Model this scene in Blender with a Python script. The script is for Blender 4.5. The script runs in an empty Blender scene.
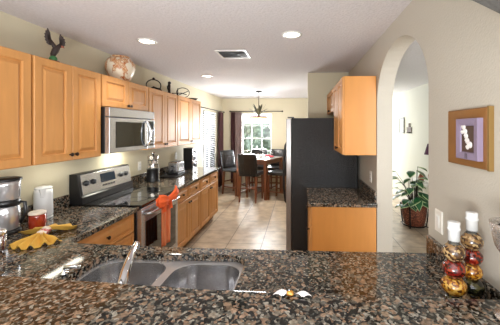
import bpy, bmesh, math, random
from mathutils import Vector, Matrix
random.seed(7)
S = bpy.context.scene
COL = S.collection
# ------------------------------------------------------------------ camera
cam = bpy.data.cameras.new('camera'); co = bpy.data.objects.new('camera', cam); COL.objects.link(co)
co.location = (0, 0, 1.62); co.rotation_euler = (math.radians(90), 0, math.atan(14/280.))
cam.sensor_width = 36; cam.lens = 280/500*36; cam.shift_x = -35/500; cam.shift_y = -33.5/500
cam.clip_start = .02
S.camera = co
# ------------------------------------------------------------------ world and light
S.view_settings.view_transform = 'Standard'; S.view_settings.look = 'None'
S.view_settings.gamma = 1; S.view_settings.use_curve_mapping = False
S.view_settings.exposure = 0.5
W = bpy.data.worlds.new('world'); S.world = W; W.use_nodes = True
W.node_tree.nodes['Background'].inputs[0].default_value = (.93, .96, 1, 1)
W.node_tree.nodes['Background'].inputs[1].default_value = 1.6
def area(name, loc, rot, sx, sy, p, col=(1, 1, 1)):
    l = bpy.data.lights.new(name, 'AREA'); l.shape = 'RECTANGLE'; l.size = sx; l.size_y = sy; l.energy = p; l.color = col
    o = bpy.data.objects.new(name, l); o.location = loc; o.rotation_euler = rot; COL.objects.link(o); return o
R90 = math.pi/2
area('daylight_back_window', (-1.17, 7.98, 1.4), (-R90, 0, 0), 1.0, 1.5, 230, (.93, .97, 1))
area('daylight_left_window', (-2.45, 6.58, 1.35), (0, -R90, 0), 1.5, 1.1, 45, (.93, .97, 1))
area('daylight_hall', (1.6, 8.6, 1.6), (-R90, 0, 0), 1.2, 1.8, 80, (.95, .98, 1))
area('daylight_hall_front', (1.7, -.6, 1.7), (R90, 0, 0), 1.2, 1.6, 40, (.95, .98, 1))
area('added_living_room_fill', (-.6, -2.2, 1.7), (R90, 0, 0), 3.0, 1.8, 26, (1, .99, .97))  # added fill from the camera side to even out the brightness
area('added_ceiling_fill', (-.5, -.7, 1.15), (math.radians(150), 0, 0), .6, .6, 48, (1, .99, .97))  # added unseen light aimed upward to brighten the ceiling

# ------------------------------------------------------------------ materials
def lin(c):
    return tuple((x/255/12.92 if x/255 <= .04045 else ((x/255+.055)/1.055)**2.4) for x in c)+(1,)
def mat(name, col, rough=.5, metal=0, emit=None, es=0, noise=0, nscale=20, bump=0, bscale=60, coat=0, spec=.5, stretch=(1, 1, 1)):
    m = bpy.data.materials.new(name); m.use_nodes = True; nt = m.node_tree; b = nt.nodes['Principled BSDF']
    c = lin(col); b.inputs['Base Color'].default_value = c; b.inputs['Roughness'].default_value = rough
    b.inputs['Metallic'].default_value = metal; b.inputs['Specular IOR Level'].default_value = spec
    b.inputs['Coat Weight'].default_value = coat; b.inputs['Coat Roughness'].default_value = .08
    if emit: b.inputs['Emission Color'].default_value = lin(emit); b.inputs['Emission Strength'].default_value = es
    if noise or bump:
        tc = nt.nodes.new('ShaderNodeTexCoord'); mp = nt.nodes.new('ShaderNodeMapping'); mp.inputs['Scale'].default_value = stretch
        nt.links.new(tc.outputs['Object'], mp.inputs[0])
    if noise:
        n = nt.nodes.new('ShaderNodeTexNoise'); n.inputs['Scale'].default_value = nscale; n.inputs['Detail'].default_value = 5
        nt.links.new(mp.outputs[0], n.inputs['Vector'])
        mx = nt.nodes.new('ShaderNodeMix'); mx.data_type = 'RGBA'
        mx.inputs[6].default_value = tuple(v*(1-noise) for v in c[:3])+(1,); mx.inputs[7].default_value = tuple(min(1, v*(1+noise)) for v in c[:3])+(1,)
        nt.links.new(n.outputs[0], mx.inputs[0]); nt.links.new(mx.outputs[2], b.inputs['Base Color'])
    if bump:
        n2 = nt.nodes.new('ShaderNodeTexNoise'); n2.inputs['Scale'].default_value = bscale; n2.inputs['Detail'].default_value = 4
        nt.links.new(mp.outputs[0], n2.inputs['Vector'])
        bp = nt.nodes.new('ShaderNodeBump'); bp.inputs['Strength'].default_value = bump; bp.inputs['Distance'].default_value = .01
        nt.links.new(n2.outputs[0], bp.inputs['Height']); nt.links.new(bp.outputs[0], b.inputs['Normal'])
    return m
def ramp(nt, fac, stops, const=False):
    r = nt.nodes.new('ShaderNodeValToRGB'); e = r.color_ramp
    if const: e.interpolation = 'CONSTANT'
    while len(e.elements) > 1: e.elements.remove(e.elements[-1])
    e.elements[0].position = stops[0][0]; e.elements[0].color = lin(stops[0][1])
    for p, c in stops[1:]:
        k = e.elements.new(p); k.color = lin(c)
    nt.links.new(fac, r.inputs[0]); return r.outputs[0]
def granite():
    m = mat('granite', (120, 100, 85), .07); nt = m.node_tree; b = nt.nodes['Principled BSDF']; L = nt.links
    tc = nt.nodes.new('ShaderNodeTexCoord')
    dn = nt.nodes.new('ShaderNodeTexNoise'); dn.inputs['Scale'].default_value = 40; dn.inputs['Detail'].default_value = 3
    L.new(tc.outputs['Object'], dn.inputs['Vector'])
    va = nt.nodes.new('ShaderNodeVectorMath'); va.operation = 'MULTIPLY_ADD'; va.inputs[1].default_value = (.022, .022, .022)
    L.new(dn.outputs['Color'], va.inputs[0]); L.new(tc.outputs['Object'], va.inputs[2])
    def vor(sc):
        v = nt.nodes.new('ShaderNodeTexVoronoi'); v.inputs['Scale'].default_value = sc; L.new(va.outputs[0], v.inputs['Vector'])
        s = nt.nodes.new('ShaderNodeSeparateColor'); L.new(v.outputs['Color'], s.inputs[0]); return v, s
    v1, s1 = vor(40); v2, s2 = vor(115)
    big = ramp(nt, s1.outputs[0], [(0, (160, 134, 110)), (.24, (178, 150, 126)), (.44, (138, 118, 98)), (.58, (112, 108, 98)), (.80, (160, 148, 130)), (.92, (84, 77, 66))], True)
    fine = ramp(nt, s2.outputs[1], [(0, (22, 23, 22)), (.32, (52, 52, 47)), (.56, (112, 108, 98)), (.72, (156, 126, 102)), (.86, (172, 166, 152))], True)
    # grain centres keep the large colour, the seams between grains break into dark flecks
    mr = nt.nodes.new('ShaderNodeMapRange'); mr.inputs['From Min'].default_value = .42; mr.inputs['From Max'].default_value = .62
    L.new(v1.outputs['Distance'], mr.inputs['Value'])
    th = nt.nodes.new('ShaderNodeMath'); th.operation = 'GREATER_THAN'; th.inputs[1].default_value = .43
    ln = nt.nodes.new('ShaderNodeTexNoise'); ln.inputs['Scale'].default_value = 20; ln.inputs['Detail'].default_value = 3; L.new(tc.outputs['Object'], ln.inputs['Vector'])
    ma = nt.nodes.new('ShaderNodeMath'); ma.operation = 'MULTIPLY_ADD'; ma.inputs[1].default_value = 2.6; ma.inputs[2].default_value = -1.3; L.new(ln.outputs[0], ma.inputs[0])
    mb = nt.nodes.new('ShaderNodeMath'); mb.operation = 'ADD'; L.new(ma.outputs[0], mb.inputs[0]); L.new(s1.outputs[2], mb.inputs[1]); L.new(mb.outputs[0], th.inputs[0])
    mm = nt.nodes.new('ShaderNodeMath'); mm.operation = 'MAXIMUM'; L.new(mr.outputs[0], mm.inputs[0]); L.new(th.outputs[0], mm.inputs[1])
    mx = nt.nodes.new('ShaderNodeMix'); mx.data_type = 'RGBA'; L.new(mm.outputs[0], mx.inputs[0]); L.new(big, mx.inputs[6]); L.new(fine, mx.inputs[7])
    n = nt.nodes.new('ShaderNodeTexNoise'); n.inputs['Scale'].default_value = 90; n.inputs['Detail'].default_value = 6; L.new(tc.outputs['Object'], n.inputs['Vector'])
    g = ramp(nt, n.outputs[0], [(.3, (150, 150, 150)), (.7, (255, 255, 255))])
    m2 = nt.nodes.new('ShaderNodeMix'); m2.data_type = 'RGBA'; m2.blend_type = 'MULTIPLY'; m2.inputs[0].default_value = 1
    L.new(mx.outputs[2], m2.inputs[6]); L.new(g, m2.inputs[7]); L.new(m2.outputs[2], b.inputs['Base Color'])
    return m
def tile():
    m = mat('floor_tile', (190, 172, 150), .36); nt = m.node_tree; b = nt.nodes['Principled BSDF']; L = nt.links
    tc = nt.nodes.new('ShaderNodeTexCoord'); mp = nt.nodes.new('ShaderNodeMapping'); mp.inputs['Location'].default_value = (.52, -.085, 0)
    L.new(tc.outputs['Object'], mp.inputs[0])
    br = nt.nodes.new('ShaderNodeTexBrick'); br.offset = 0; br.squash = 1; br.inputs['Scale'].default_value = 1
    br.inputs['Brick Width'].default_value = .48; br.inputs['Row Height'].default_value = .48; br.inputs['Mortar Size'].default_value = .006
    br.inputs['Color1'].default_value = lin((212, 194, 170)); br.inputs['Color2'].default_value = lin((202, 183, 158)); br.inputs['Mortar'].default_value = lin((140, 126, 110))
    L.new(mp.outputs[0], br.inputs['Vector'])
    n = nt.nodes.new('ShaderNodeTexNoise'); n.inputs['Scale'].default_value = 7; n.inputs['Detail'].default_value = 7; L.new(tc.outputs['Object'], n.inputs['Vector'])
    g = ramp(nt, n.outputs[0], [(.3, (205, 200, 195)), (.7, (255, 255, 255))])
    m2 = nt.nodes.new('ShaderNodeMix'); m2.data_type = 'RGBA'; m2.blend_type = 'MULTIPLY'; m2.inputs[0].default_value = 1
    L.new(br.outputs[0], m2.inputs[6]); L.new(g, m2.inputs[7]); L.new(m2.outputs[2], b.inputs['Base Color'])
    bp = nt.nodes.new('ShaderNodeBump'); bp.inputs['Strength'].default_value = .3; bp.inputs['Distance'].default_value = .004; bp.invert = True
    L.new(br.outputs[1], bp.inputs['Height']); L.new(bp.outputs[0], b.inputs['Normal'])
    return m
def glass(name, col=(1, 1, 1), gl=.08, rough=.02):
    m = bpy.data.materials.new(name); m.use_nodes = True; nt = m.node_tree; nt.nodes.clear()
    o = nt.nodes.new('ShaderNodeOutputMaterial'); t = nt.nodes.new('ShaderNodeBsdfTransparent'); g = nt.nodes.new('ShaderNodeBsdfGlossy')
    t.inputs[0].default_value = col+(1,); g.inputs['Roughness'].default_value = rough
    f = nt.nodes.new('ShaderNodeFresnel'); f.inputs[0].default_value = 1.5; mx = nt.nodes.new('ShaderNodeMixShader')
    nt.links.new(f.outputs[0], mx.inputs[0]); nt.links.new(t.outputs[0], mx.inputs[1]); nt.links.new(g.outputs[0], mx.inputs[2]); nt.links.new(mx.outputs[0], o.inputs[0])
    return m
def spotted(name, stops, scale, rough=.2, coat=0, tex='VORONOI', const=True, stretch=(1, 1, 1), zg=None):
    m = mat(name, (128, 128, 128), rough, coat=coat); nt = m.node_tree; b = nt.nodes['Principled BSDF']
    tc = nt.nodes.new('ShaderNodeTexCoord'); mp = nt.nodes.new('ShaderNodeMapping'); mp.inputs['Scale'].default_value = stretch
    nt.links.new(tc.outputs['Object'], mp.inputs[0])
    if tex == 'VORONOI':
        v = nt.nodes.new('ShaderNodeTexVoronoi'); s = nt.nodes.new('ShaderNodeSeparateColor'); nt.links.new(v.outputs['Color'], s.inputs[0]); fac = s.outputs[0]
    else:
        v = nt.nodes.new('ShaderNodeTexNoise'); v.inputs['Detail'].default_value = 2; fac = v.outputs[0]
    v.inputs['Scale'].default_value = scale; nt.links.new(mp.outputs[0], v.inputs['Vector'])
    if zg:
        sp = nt.nodes.new('ShaderNodeSeparateXYZ'); nt.links.new(tc.outputs['Object'], sp.inputs[0])
        ma = nt.nodes.new('ShaderNodeMath'); ma.operation = 'MULTIPLY_ADD'; ma.inputs[1].default_value = zg[0]; ma.inputs[2].default_value = zg[1]; nt.links.new(sp.outputs[2], ma.inputs[0])
        ad = nt.nodes.new('ShaderNodeMath'); ad.operation = 'ADD'; nt.links.new(ma.outputs[0], ad.inputs[0]); nt.links.new(fac, ad.inputs[1]); fac = ad.outputs[0]
    nt.links.new(ramp(nt, fac, stops, const), b.inputs['Base Color']); return m
M = dict(
    granite=granite(), tile=tile(),
    wall=mat('cream_paint', (209, 201, 176), .8, noise=.03, nscale=3, bump=.12, bscale=140),
    wall2=mat('greige_paint', (190, 184, 172), .8, noise=.03, nscale=3, bump=.25, bscale=110),
    wall3=mat('hall_paint', (232, 233, 226), .8, noise=.02, nscale=3),
    ceil=mat('ceiling_texture', (218, 215, 218), .9, noise=.14, nscale=50, bump=1, bscale=48),
    header=mat('shade_painted_header', (92, 91, 89), .9, noise=.08, nscale=70, bump=.6, bscale=75),  # shade of the unlit header put into its colour
    white=mat('white_trim', (232, 232, 228), .4, noise=.02), plate=mat('white_plastic', (236, 234, 226), .35, noise=.02),
    maple=mat('maple', (200, 142, 80), .5, noise=.18, nscale=5, stretch=(5, 5, .7), coat=.04),
    maple2=mat('maple_veneer', (208, 142, 70), .45, noise=.08, nscale=5, stretch=(5, 5, .7), coat=.06),
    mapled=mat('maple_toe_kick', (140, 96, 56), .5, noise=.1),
    bronze=mat('dark_bronze', (52, 40, 34), .35, .8, noise=.1),
    steel=mat('brushed_steel', (192, 192, 195), .26, .85, noise=.05, nscale=30, stretch=(1, 1, 12)),
    sinkst=mat('satin_sink_steel', (204, 205, 208), .2, .95, noise=.03),
    steel2=mat('polished_steel', (212, 212, 214), .2, .7, noise=.04),
    chrome=mat('chrome', (225, 228, 232), .08, 1, noise=.01),
    blackg=mat('black_glass', (10, 11, 13), .04, noise=.05, coat=.5), black=mat('black_plastic', (22, 22, 24), .35, noise=.1),
    fridge=mat('black_textured_steel', (24, 25, 27), .26, noise=.8, nscale=55, bump=1, bscale=110, spec=.5),  # strong colour noise stands in for speckled glare on the side
    fdoor=mat('fridge_door_grey', (140, 136, 134), .3, .5, noise=.05),
    leather=mat('black_leather', (24, 24, 27), .3, noise=.15, nscale=20, bump=.15, bscale=60),
    walnut=mat('brown_wood', (116, 66, 38), .4, noise=.2, nscale=8, stretch=(6, 6, 1)),
    curtain=mat('maroon_curtain', (70, 36, 38), .8, noise=.1), curtain2=mat('taupe_curtain', (146, 126, 122), .8, noise=.1),
    winf=mat('dark_window_frame', (52, 50, 54), .5, noise=.1), blind=mat('white_blind', (236, 238, 240), .6, noise=.02),
    glass=glass('window_glass'), clear=glass('clear_glass', (.96, .98, .97)),
    orange=mat('orange_cloth', (232, 98, 44), .85, noise=.12, nscale=60, bump=.2, bscale=200),
    orstripe=spotted('orange_striped_towel', [(0, (226, 104, 52)), (.45, (208, 120, 80)), (.55, (232, 150, 104))], 8, .9, tex='N', stretch=(1, 9, .3)),
    yellow=mat('yellow_cloth', (216, 170, 72), .8, noise=.1, nscale=30), red=mat('red_glaze', (150, 48, 26), .15, noise=.3, nscale=12, coat=.5),
    whitep=mat('glossy_white_plastic', (226, 228, 228), .25, noise=.01), lid=mat('beige_lid', (214, 202, 186), .4, noise=.03),
    canlamp=mat('lamp_face', (255, 250, 235), .5, emit=(255, 244, 220), es=9, noise=.01),
    tube=mat('under_cabinet_lamp_face', (255, 255, 245), .5, emit=(255, 252, 235), es=7, noise=.01),
    bowl=mat('alabaster_glass', (250, 236, 206), .4, emit=(255, 232, 190), es=.9, noise=.05),
    iron=mat('iron', (44, 36, 32), .45, .7, noise=.2), pewter=mat('pewter_leaf', (88, 90, 78), .4, .6, noise=.2),
    eagle=mat('dark_feather', (48, 34, 30), .6, noise=.35, nscale=60), rust=mat('rusty_brown', (150, 84, 62), .6, noise=.2),
    gold=mat('gilded_board', (146, 100, 50), .45, .25, noise=.25, nscale=9), goldedge=mat('gold_edge', (142, 112, 62), .45, .3, noise=.1),
    mauve=mat('mauve_frame', (140, 126, 150), .5, noise=.12, nscale=16), brown=mat('dark_brown_panel', (82, 62, 52), .7, noise=.1), shell=mat('shell_white', (232, 228, 226), .35, noise=.08, nscale=60),
    purple=mat('purple_shade', (84, 42, 74), .8, noise=.1), frame=mat('dark_picture_frame', (50, 48, 46), .5, noise=.1), mount=mat('pale_print', (206, 208, 204), .7, noise=.1, nscale=14),
    leaf=mat('leaf_green', (34, 96, 52), .35, noise=.3, nscale=30), leafedge=mat('leaf_cream', (170, 190, 140), .4, noise=.1),
    stem=mat('dark_stem', (40, 38, 26), .6, noise=.2), wicker=spotted('wicker', [(0, (120, 62, 40)), (.35, (84, 40, 26)), (.6, (150, 88, 60)), (.85, (58, 28, 20))], 60, .6, stretch=(1, 1, 2)),
    grass=mat('grass', (92, 120, 66), .9, noise=.3), treeg=mat('tree_leaves', (178, 196, 184), .8, noise=.2, nscale=2),
    potcream=spotted('painted_pot', [(0, (232, 218, 196)), (.52, (176, 104, 54)), (.565, (226, 196, 156)), (.60, (190, 120, 66)), (.66, (228, 204, 170)), (.70, (180, 108, 58))], 17, .4, tex='N', stretch=(1, 1, .8), zg=(1.1, -.17)),
    beans=spotted('beans', [(0, (136, 104, 64)), (.3, (84, 58, 36)), (.55, (176, 148, 104)), (.75, (60, 42, 28))], 110, .1, coat=.7),
    chili=spotted('chillies', [(0, (104, 20, 14)), (.35, (60, 14, 10)), (.65, (140, 48, 26)), (.9, (40, 18, 12))], 110, .1, coat=.7),
    corn=spotted('corn', [(0, (176, 120, 34)), (.35, (128, 72, 22)), (.6, (196, 156, 72)), (.8, (84, 48, 20))], 120, .1, coat=.7),
    olive=spotted('olives', [(0, (44, 46, 26)), (.45, (26, 26, 18)), (.75, (84, 80, 44))], 60, .1, coat=.7),
    greenpaint=mat('green_paint', (60, 120, 70), .5, noise=.2), redpaint=mat('red_paint', (176, 44, 36), .5, noise=.2),
    silver=mat('hammered_silver', (205, 200, 194), .25, .8, noise=.15, nscale=60, bump=.4, bscale=90),
    stripe=spotted('red_and_cream_ring', [(0, (232, 218, 200)), (.48, (176, 52, 44)), (.56, (236, 226, 210))], 16, .5, tex='N'),
    napred=mat('red_napkin', (184, 28, 44), .8, noise=.1), ceramic=mat('white_ceramic', (236, 236, 232), .15, noise=.01),
    lcd=mat('display', (28, 44, 62), .1, noise=.1), vent=mat('vent_grey', (150, 148, 148), .4, .3, noise=.05), dark=mat('vent_shadow_metal', (58, 56, 56), .7, noise=.1),
)
# ------------------------------------------------------------------ mesh helpers
def wloc(o):
    v = Vector((0, 0, 0))
    while o: v += o.location; o = o.parent
    return v
class MB:
    def __init__(s): s.b = bmesh.new(); s.mi = 0
    def f(s, vs, smooth=False):
        try:
            f = s.b.faces.new(vs); f.smooth = smooth; f.material_index = s.mi; return f
        except ValueError: return None
    def box(s, x0, x1, y0, y1, z0, z1):
        v = [s.b.verts.new((x, y, z)) for z in (z0, z1) for y in (y0, y1) for x in (x0, x1)]
        for q in ((0, 2, 3, 1), (4, 5, 7, 6), (0, 1, 5, 4), (2, 6, 7, 3), (0, 4, 6, 2), (1, 3, 7, 5)): s.f([v[i] for i in q])
        return s
    def rings(s, rs, close=True, smooth=True, cap0=True, cap1=True):
        R = [[s.b.verts.new(p) for p in r] for r in rs]
        for a, b in zip(R, R[1:]):
            n = len(a)
            for i in range(n if close else n-1): s.f([a[i], a[(i+1) % n], b[(i+1) % n], b[i]], smooth)
        if cap0: s.f(R[0][::-1])
        if cap1: s.f(R[-1])
        return s
    def lathe(s, prof, c, axis='z', n=24, sx=1, sy=1, cap=True):
        rs = []
        for r, h in prof:
            r = max(r, .0004); ring = []
            for i in range(n):
                a = 2*math.pi*i/n; u, v = r*math.cos(a)*sx, r*math.sin(a)*sy
                p = {'z': (u, v, h), 'x': (h, u, v), 'y': (u, h, v)}[axis]
                ring.append(Vector(c)+Vector(p))
            rs.append(ring)
        return s.rings(rs, cap0=cap, cap1=cap)
    def tube(s, pts, r, n=8):
        pts = [Vector(p) for p in pts]; rs = []
        rr = r if isinstance(r, (list, tuple)) else [r]*len(pts)
        up = None
        for i, p in enumerate(pts):
            d = (pts[min(i+1, len(pts)-1)]-pts[max(i-1, 0)]).normalized()
            if up is None: up = d.orthogonal().normalized()
            up = (up-d*up.dot(d)).normalized(); w = d.cross(up)
            rs.append([p+(up*math.cos(2*math.pi*k/n)+w*math.sin(2*math.pi*k/n))*rr[i] for k in range(n)])
        return s.rings(rs)
    def ell(s, c, rx, ry, rz, n=16, m=10):
        prof = [(math.sin(math.pi*i/m), -math.cos(math.pi*i/m)*rz) for i in range(m+1)]
        return s.lathe([(r, h) for r, h in prof], c, n=n, sx=rx, sy=ry) if False else s.rings(
            [[Vector(c)+Vector((max(r, .01)*rx*math.cos(2*math.pi*k/n), max(r, .01)*ry*math.sin(2*math.pi*k/n), h)) for k in range(n)] for r, h in prof])
    def prism(s, poly, P, a, b, smooth=False):
        return s.rings([[P(u, v, a) for u, v in poly], [P(u, v, b) for u, v in poly]], smooth=smooth)
    def panel(s, P, u0, u1, v0, v1, t=.02, raised=True, fr=.055):
        if raised: rg = [(0, 0), (0, t-.004), (.004, t), (fr, t), (fr+.004, t-.012), (fr+.012, t-.012), (fr+.034, t-.001)]
        else: rg = [(0, 0), (0, t-.004), (.004, t)]
        return s.rings([[P(u0+i, v0+i, h), P(u1-i, v0+i, h), P(u1-i, v1-i, h), P(u0+i, v1-i, h)] for i, h in rg], smooth=False)
    def build(s, name, m, parent=None, bevel=0, seg=2, rot=None):
        bmesh.ops.recalc_face_normals(s.b, faces=s.b.faces[:])
        me = bpy.data.meshes.new(name); off = wloc(parent)
        s.b.transform(Matrix.Translation(-off)); s.b.to_mesh(me); s.b.free()
        for mm in (m if isinstance(m, (list, tuple)) else [m]): me.materials.append(M[mm] if isinstance(mm, str) else mm)
        o = bpy.data.objects.new(name, me); COL.objects.link(o)
        if parent: o.parent = parent
        if bevel:
            bv = o.modifiers.new('bevel', 'BEVEL'); bv.width = bevel; bv.segments = seg; bv.limit_method = 'ANGLE'; bv.harden_normals = False
        return o
def thing(name, label, cat, loc, group=None):
    o = bpy.data.objects.new(name, None); COL.objects.link(o); o.location = loc; o.empty_display_size = .05
    o['label'] = label; o['category'] = cat
    if group: o['group'] = group
    return o
def tag(o, label, cat, group=None):
    # a one-mesh thing: move its origin to its base
    me = o.data; xs = [v.co for v in me.vertices]
    c = Vector(((min(v.x for v in xs)+max(v.x for v in xs))/2, (min(v.y for v in xs)+max(v.y for v in xs))/2, min(v.z for v in xs)))
    if M['granite'] not in list(me.materials):
        me.transform(Matrix.Translation(-c)); o.location = o.location+c
    o['label'] = label; o['category'] = cat
    if group: o['group'] = group
    return o
def struct(name, mb, m, parent=None, bevel=0):
    o = mb.build(name, m, parent, bevel)
    if not parent: o['kind'] = 'structure'
    return o
def copy_tree(o, parent=None):
    c = o.copy(); COL.objects.link(c)
    if parent: c.parent = parent
    for ch in list(o.children): copy_tree(ch, c)
    return c
def slab(name, outlines, z0, z1, m, parent=None, bev=.004):
    cu = bpy.data.curves.new('tmp', 'CURVE'); cu.dimensions = '2D'; cu.fill_mode = 'BOTH'; cu.extrude = (z1-z0)/2-bev; cu.bevel_depth = bev; cu.bevel_resolution = 2; cu.offset = -bev
    for pts in outlines:
        sp = cu.splines.new('POLY'); sp.points.add(len(pts)-1); sp.use_cyclic_u = True
        for i, p in enumerate(pts): sp.points[i].co = (p[0], p[1], 0, 1)
    t = bpy.data.objects.new('tmp', cu); COL.objects.link(t)
    dg = bpy.context.evaluated_depsgraph_get(); me = bpy.data.meshes.new_from_object(t.evaluated_get(dg), depsgraph=dg)
    bpy.data.objects.remove(t); bpy.data.curves.remove(cu)
    me.transform(Matrix.Translation(Vector((0, 0, (z0+z1)/2))-wloc(parent))); me.name = name
    me.materials.clear(); me.materials.append(M[m])
    for p in me.polygons: p.use_smooth = False
    o = bpy.data.objects.new(name, me); COL.objects.link(o)
    if parent: o.parent = parent
    return o
def rrect(x0, x1, y0, y1, r, n=6):
    pts = []
    for cx, cy, a0 in ((x1-r, y0+r, -90), (x1-r, y1-r, 0), (x0+r, y1-r, 90), (x0+r, y0+r, 180)):
        for i in range(n+1):
            a = math.radians(a0+90*i/n); pts.append((cx+r*math.cos(a), cy+r*math.sin(a)))
    return pts
PX = lambda x: (lambda u, v, h: Vector((x+h, u, v)))      # face looking to +X
NX = lambda x: (lambda u, v, h: Vector((x-h, u, v)))
PY = lambda y: (lambda u, v, h: Vector((u, y+h, v)))
NY = lambda y: (lambda u, v, h: Vector((u, y-h, v)))

# ------------------------------------------------------------------ the shell
XL, XR, YB, ZC = -2.12, .74, 7.65, 2.46
struct('floor', MB().box(-2.3, 2.5, -1.2, 9, -.1, 0), 'tile')
struct('ceiling', MB().box(-2.3, 2.5, -1.2, 9, ZC, ZC+.1), 'ceil')
w = MB(); w.box(XL-.15, XL, -1.2, 6.10, 0, ZC); w.box(XL-.15, XL, 7.06, YB, 0, ZC); w.box(XL-.15, XL, 6.10, 7.06, 0, .57); w.box(XL-.15, XL, 6.10, 7.06, 2.04, ZC)
struct('wall_left', w, 'wall')
w = MB(); w.box(XL-.15, -1.60, YB, YB+.15, 0, ZC); w.box(-.745, 1.35, YB, YB+.15, 0, ZC); w.box(-1.60, -.745, YB, YB+.15, 0, .66); w.box(-1.60, -.745, YB, YB+.15, 2.06, ZC)
struct('wall_back', w, 'wall')
arch = [(.3, 0), (1.64, 0), (1.64, 1.85)]
for i in range(1, 24):
    a = math.pi*(1-i/24); arch.append((2.17+.53*math.cos(a), 1.85+.45*math.sin(a)))
arch += [(2.70, 1.85), (2.70, 0), (4.2, 0), (4.2, ZC), (.3, ZC)]
struct('wall_right', MB().prism(arch, NX(.885), 0, .145), 'wall2')
struct('wall_return', MB().box(.134, 1.35, 4.2, 4.35, 0, ZC), 'wall')
struct('wall_dining', MB().box(1.2, 1.35, 4.35, YB, 0, ZC), 'wall')
struct('wall_hall', MB().box(2.35, 2.5, -1.2, 9, 0, ZC), 'wall3')
struct('wall_bar', MB().box(XL, XR, .80, .955, 0, 1.022), 'wall2')
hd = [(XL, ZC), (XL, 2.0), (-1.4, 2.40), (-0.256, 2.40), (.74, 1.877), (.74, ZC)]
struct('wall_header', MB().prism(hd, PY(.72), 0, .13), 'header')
struct('baseboard_hall', MB().box(2.33, 2.349, -1, 9, 0, .11), 'white', bevel=.004)
struct('baseboard_back', MB().box(XL+.02, 1.19, YB-.016, YB-.001, 0, .1), 'white', bevel=.004)
struct('baseboard_left', MB().box(XL+.001, XL+.016, 5.2, YB-.02, 0, .1), 'white', bevel=.004)
struct('ground', MB().box(-14, 12, 7.9, 26, -.25, -.15), 'grass')

def window(n, P, u0, u1, v0, v1, frame_m):
    r = struct('window_%d' % n, MB().rings([[P(a, b, h) for a, b in rr] for rr, h in (
        ([(u0, v0), (u1, v0), (u1, v1), (u0, v1)], -.10), ([(u0, v0), (u1, v0), (u1, v1), (u0, v1)], -.03),
        ([(u0+.04, v0+.04), (u1-.04, v0+.04), (u1-.04, v1-.04), (u0+.04, v1-.04)], -.03), ([(u0+.04, v0+.04), (u1-.04, v0+.04), (u1-.04, v1-.04), (u0+.04, v1-.04)], -.10))], smooth=False, cap0=False, cap1=False), frame_m)
    # close the ring at the back
    m = MB(); vm = (v0+v1)/2
    def bar(a0, a1, b0, b1, h0, h1): m.rings([[P(a, b, h) for a, b in ((a0, b0), (a1, b0), (a1, b1), (a0, b1))] for h in (h0, h1)], smooth=False)
    bar(u0+.04, u1-.04, vm-.02, vm+.02, -.085, -.05)
    for k in (1, 2):
        uu = u0+(u1-u0)*k/3; bar(uu-.008, uu+.008, v0+.04, v1-.04, -.08, -.06)
    for k in (1, 3):
        vv = v0+(v1-v0)*k/4; bar(u0+.04, u1-.04, vv-.008, vv+.008, -.08, -.06)
    m.build('window_bar', 'white', r)
    m = MB(); m.rings([[P(a, b, h) for a, b in ((u0+.04, v0+.04), (u1-.04, v0+.04), (u1-.04, v1-.04), (u0+.04, v1-.04))] for h in (-.073, -.069)], smooth=False)
    m.build('pane', 'glass', r)
    return r
window(1, NY(YB), -1.60, -.745, .66, 2.06, 'white')
window(2, PX(XL), 6.10, 7.06, .57, 2.04, 'winf')
def blind(P, u0, u1, v0, v1, label, tilt, step=.045):
    c = P((u0+u1)/2, v0, .0)
    r = thing('window_blind', label, 'blind', c)
    m = MB(); m.rings([[P(a, b, h) for a, b in ((u0, v1-.04), (u1, v1-.04), (u1, v1), (u0, v1))] for h in (-.02, .02)], smooth=False); m.build('head_rail', 'blind', r)
    m = MB(); z = v0
    while z < v1-.05:
        m.rings([[P(u, z-tilt-.001, -.018), P(u, z+tilt-.001, .018), P(u, z+tilt+.001, .018), P(u, z-tilt+.001, -.018)] for u in (u0, u1)], smooth=False); z += step
    m.build('slats', 'blind', r); return r
blind(PX(XL-.0), 6.14, 7.02, .60, 2.03, 'white slatted blind over the left dining window', .012)
blind(NY(YB-.0), -1.57, -.775, 1.78, 2.05, 'short white raised blind at the top of the far dining window', .012, .02)

def curtain(P, u0, u1, v0, v1, m, label, waves=4, taper=0):
    c = P((u0+u1)/2, v0, .06); n = 40; b = MB(); R = []
    for j in range(9):
        t = j/8; w_ = 1-taper*math.sin(math.pi*(1-t))
        um = (u0+u1)/2; row = []
        for side in (0, 1):
            for i in range(n+1):
                k = i if side == 0 else n-i
                u = um+(u0-um)*w_+(u1-u0)*w_*k/n
                row.append(P(u, v0+(v1-v0)*t, .06+.022*math.cos(2*math.pi*waves*k/n)+(.004 if side else 0)))
        R.append(row)
    b.rings(R); o = b.build('curtain', m); tag(o, label, 'curtain'); return o
curtain(NY(YB), -1.74, -1.56, .15, 2.08, 'curtain2', 'taupe curtain gathered left of the far dining window', 4, .12)
curtain(NY(YB), -1.86, -1.74, .15, 2.08, 'curtain', 'dark brown curtain edge left of the far window, beside the taupe one', 3)
curtain(PX(XL), 7.10, 7.46, .12, 2.06, 'curtain', 'maroon curtain at the right of the left dining window', 4)
def rod(a, b, label, wall):
    r = thing('curtain_rod', label, 'curtain rod', ((Vector(a)+Vector(b))/2))
    MB().tube([a, b], .010).build('rod', 'iron', r)
    for p in (a, b): MB().ell(p, .022, .022, .022).build('finial', 'iron', r)
    for t in (.08, .92):
        p = Vector(a).lerp(Vector(b), t); MB().tube([p, p+Vector(wall)], .006).build('bracket', 'iron', r)
rod((-1.88, YB-.07, 2.10), (-.45, YB-.07, 2.10), 'dark curtain rod above the far dining window', (0, .069, 0))
rod((XL+.07, 5.55, 2.08), (XL+.07, 7.56, 2.08), 'dark curtain rod above the left dining window', (-.069, 0, 0))

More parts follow.
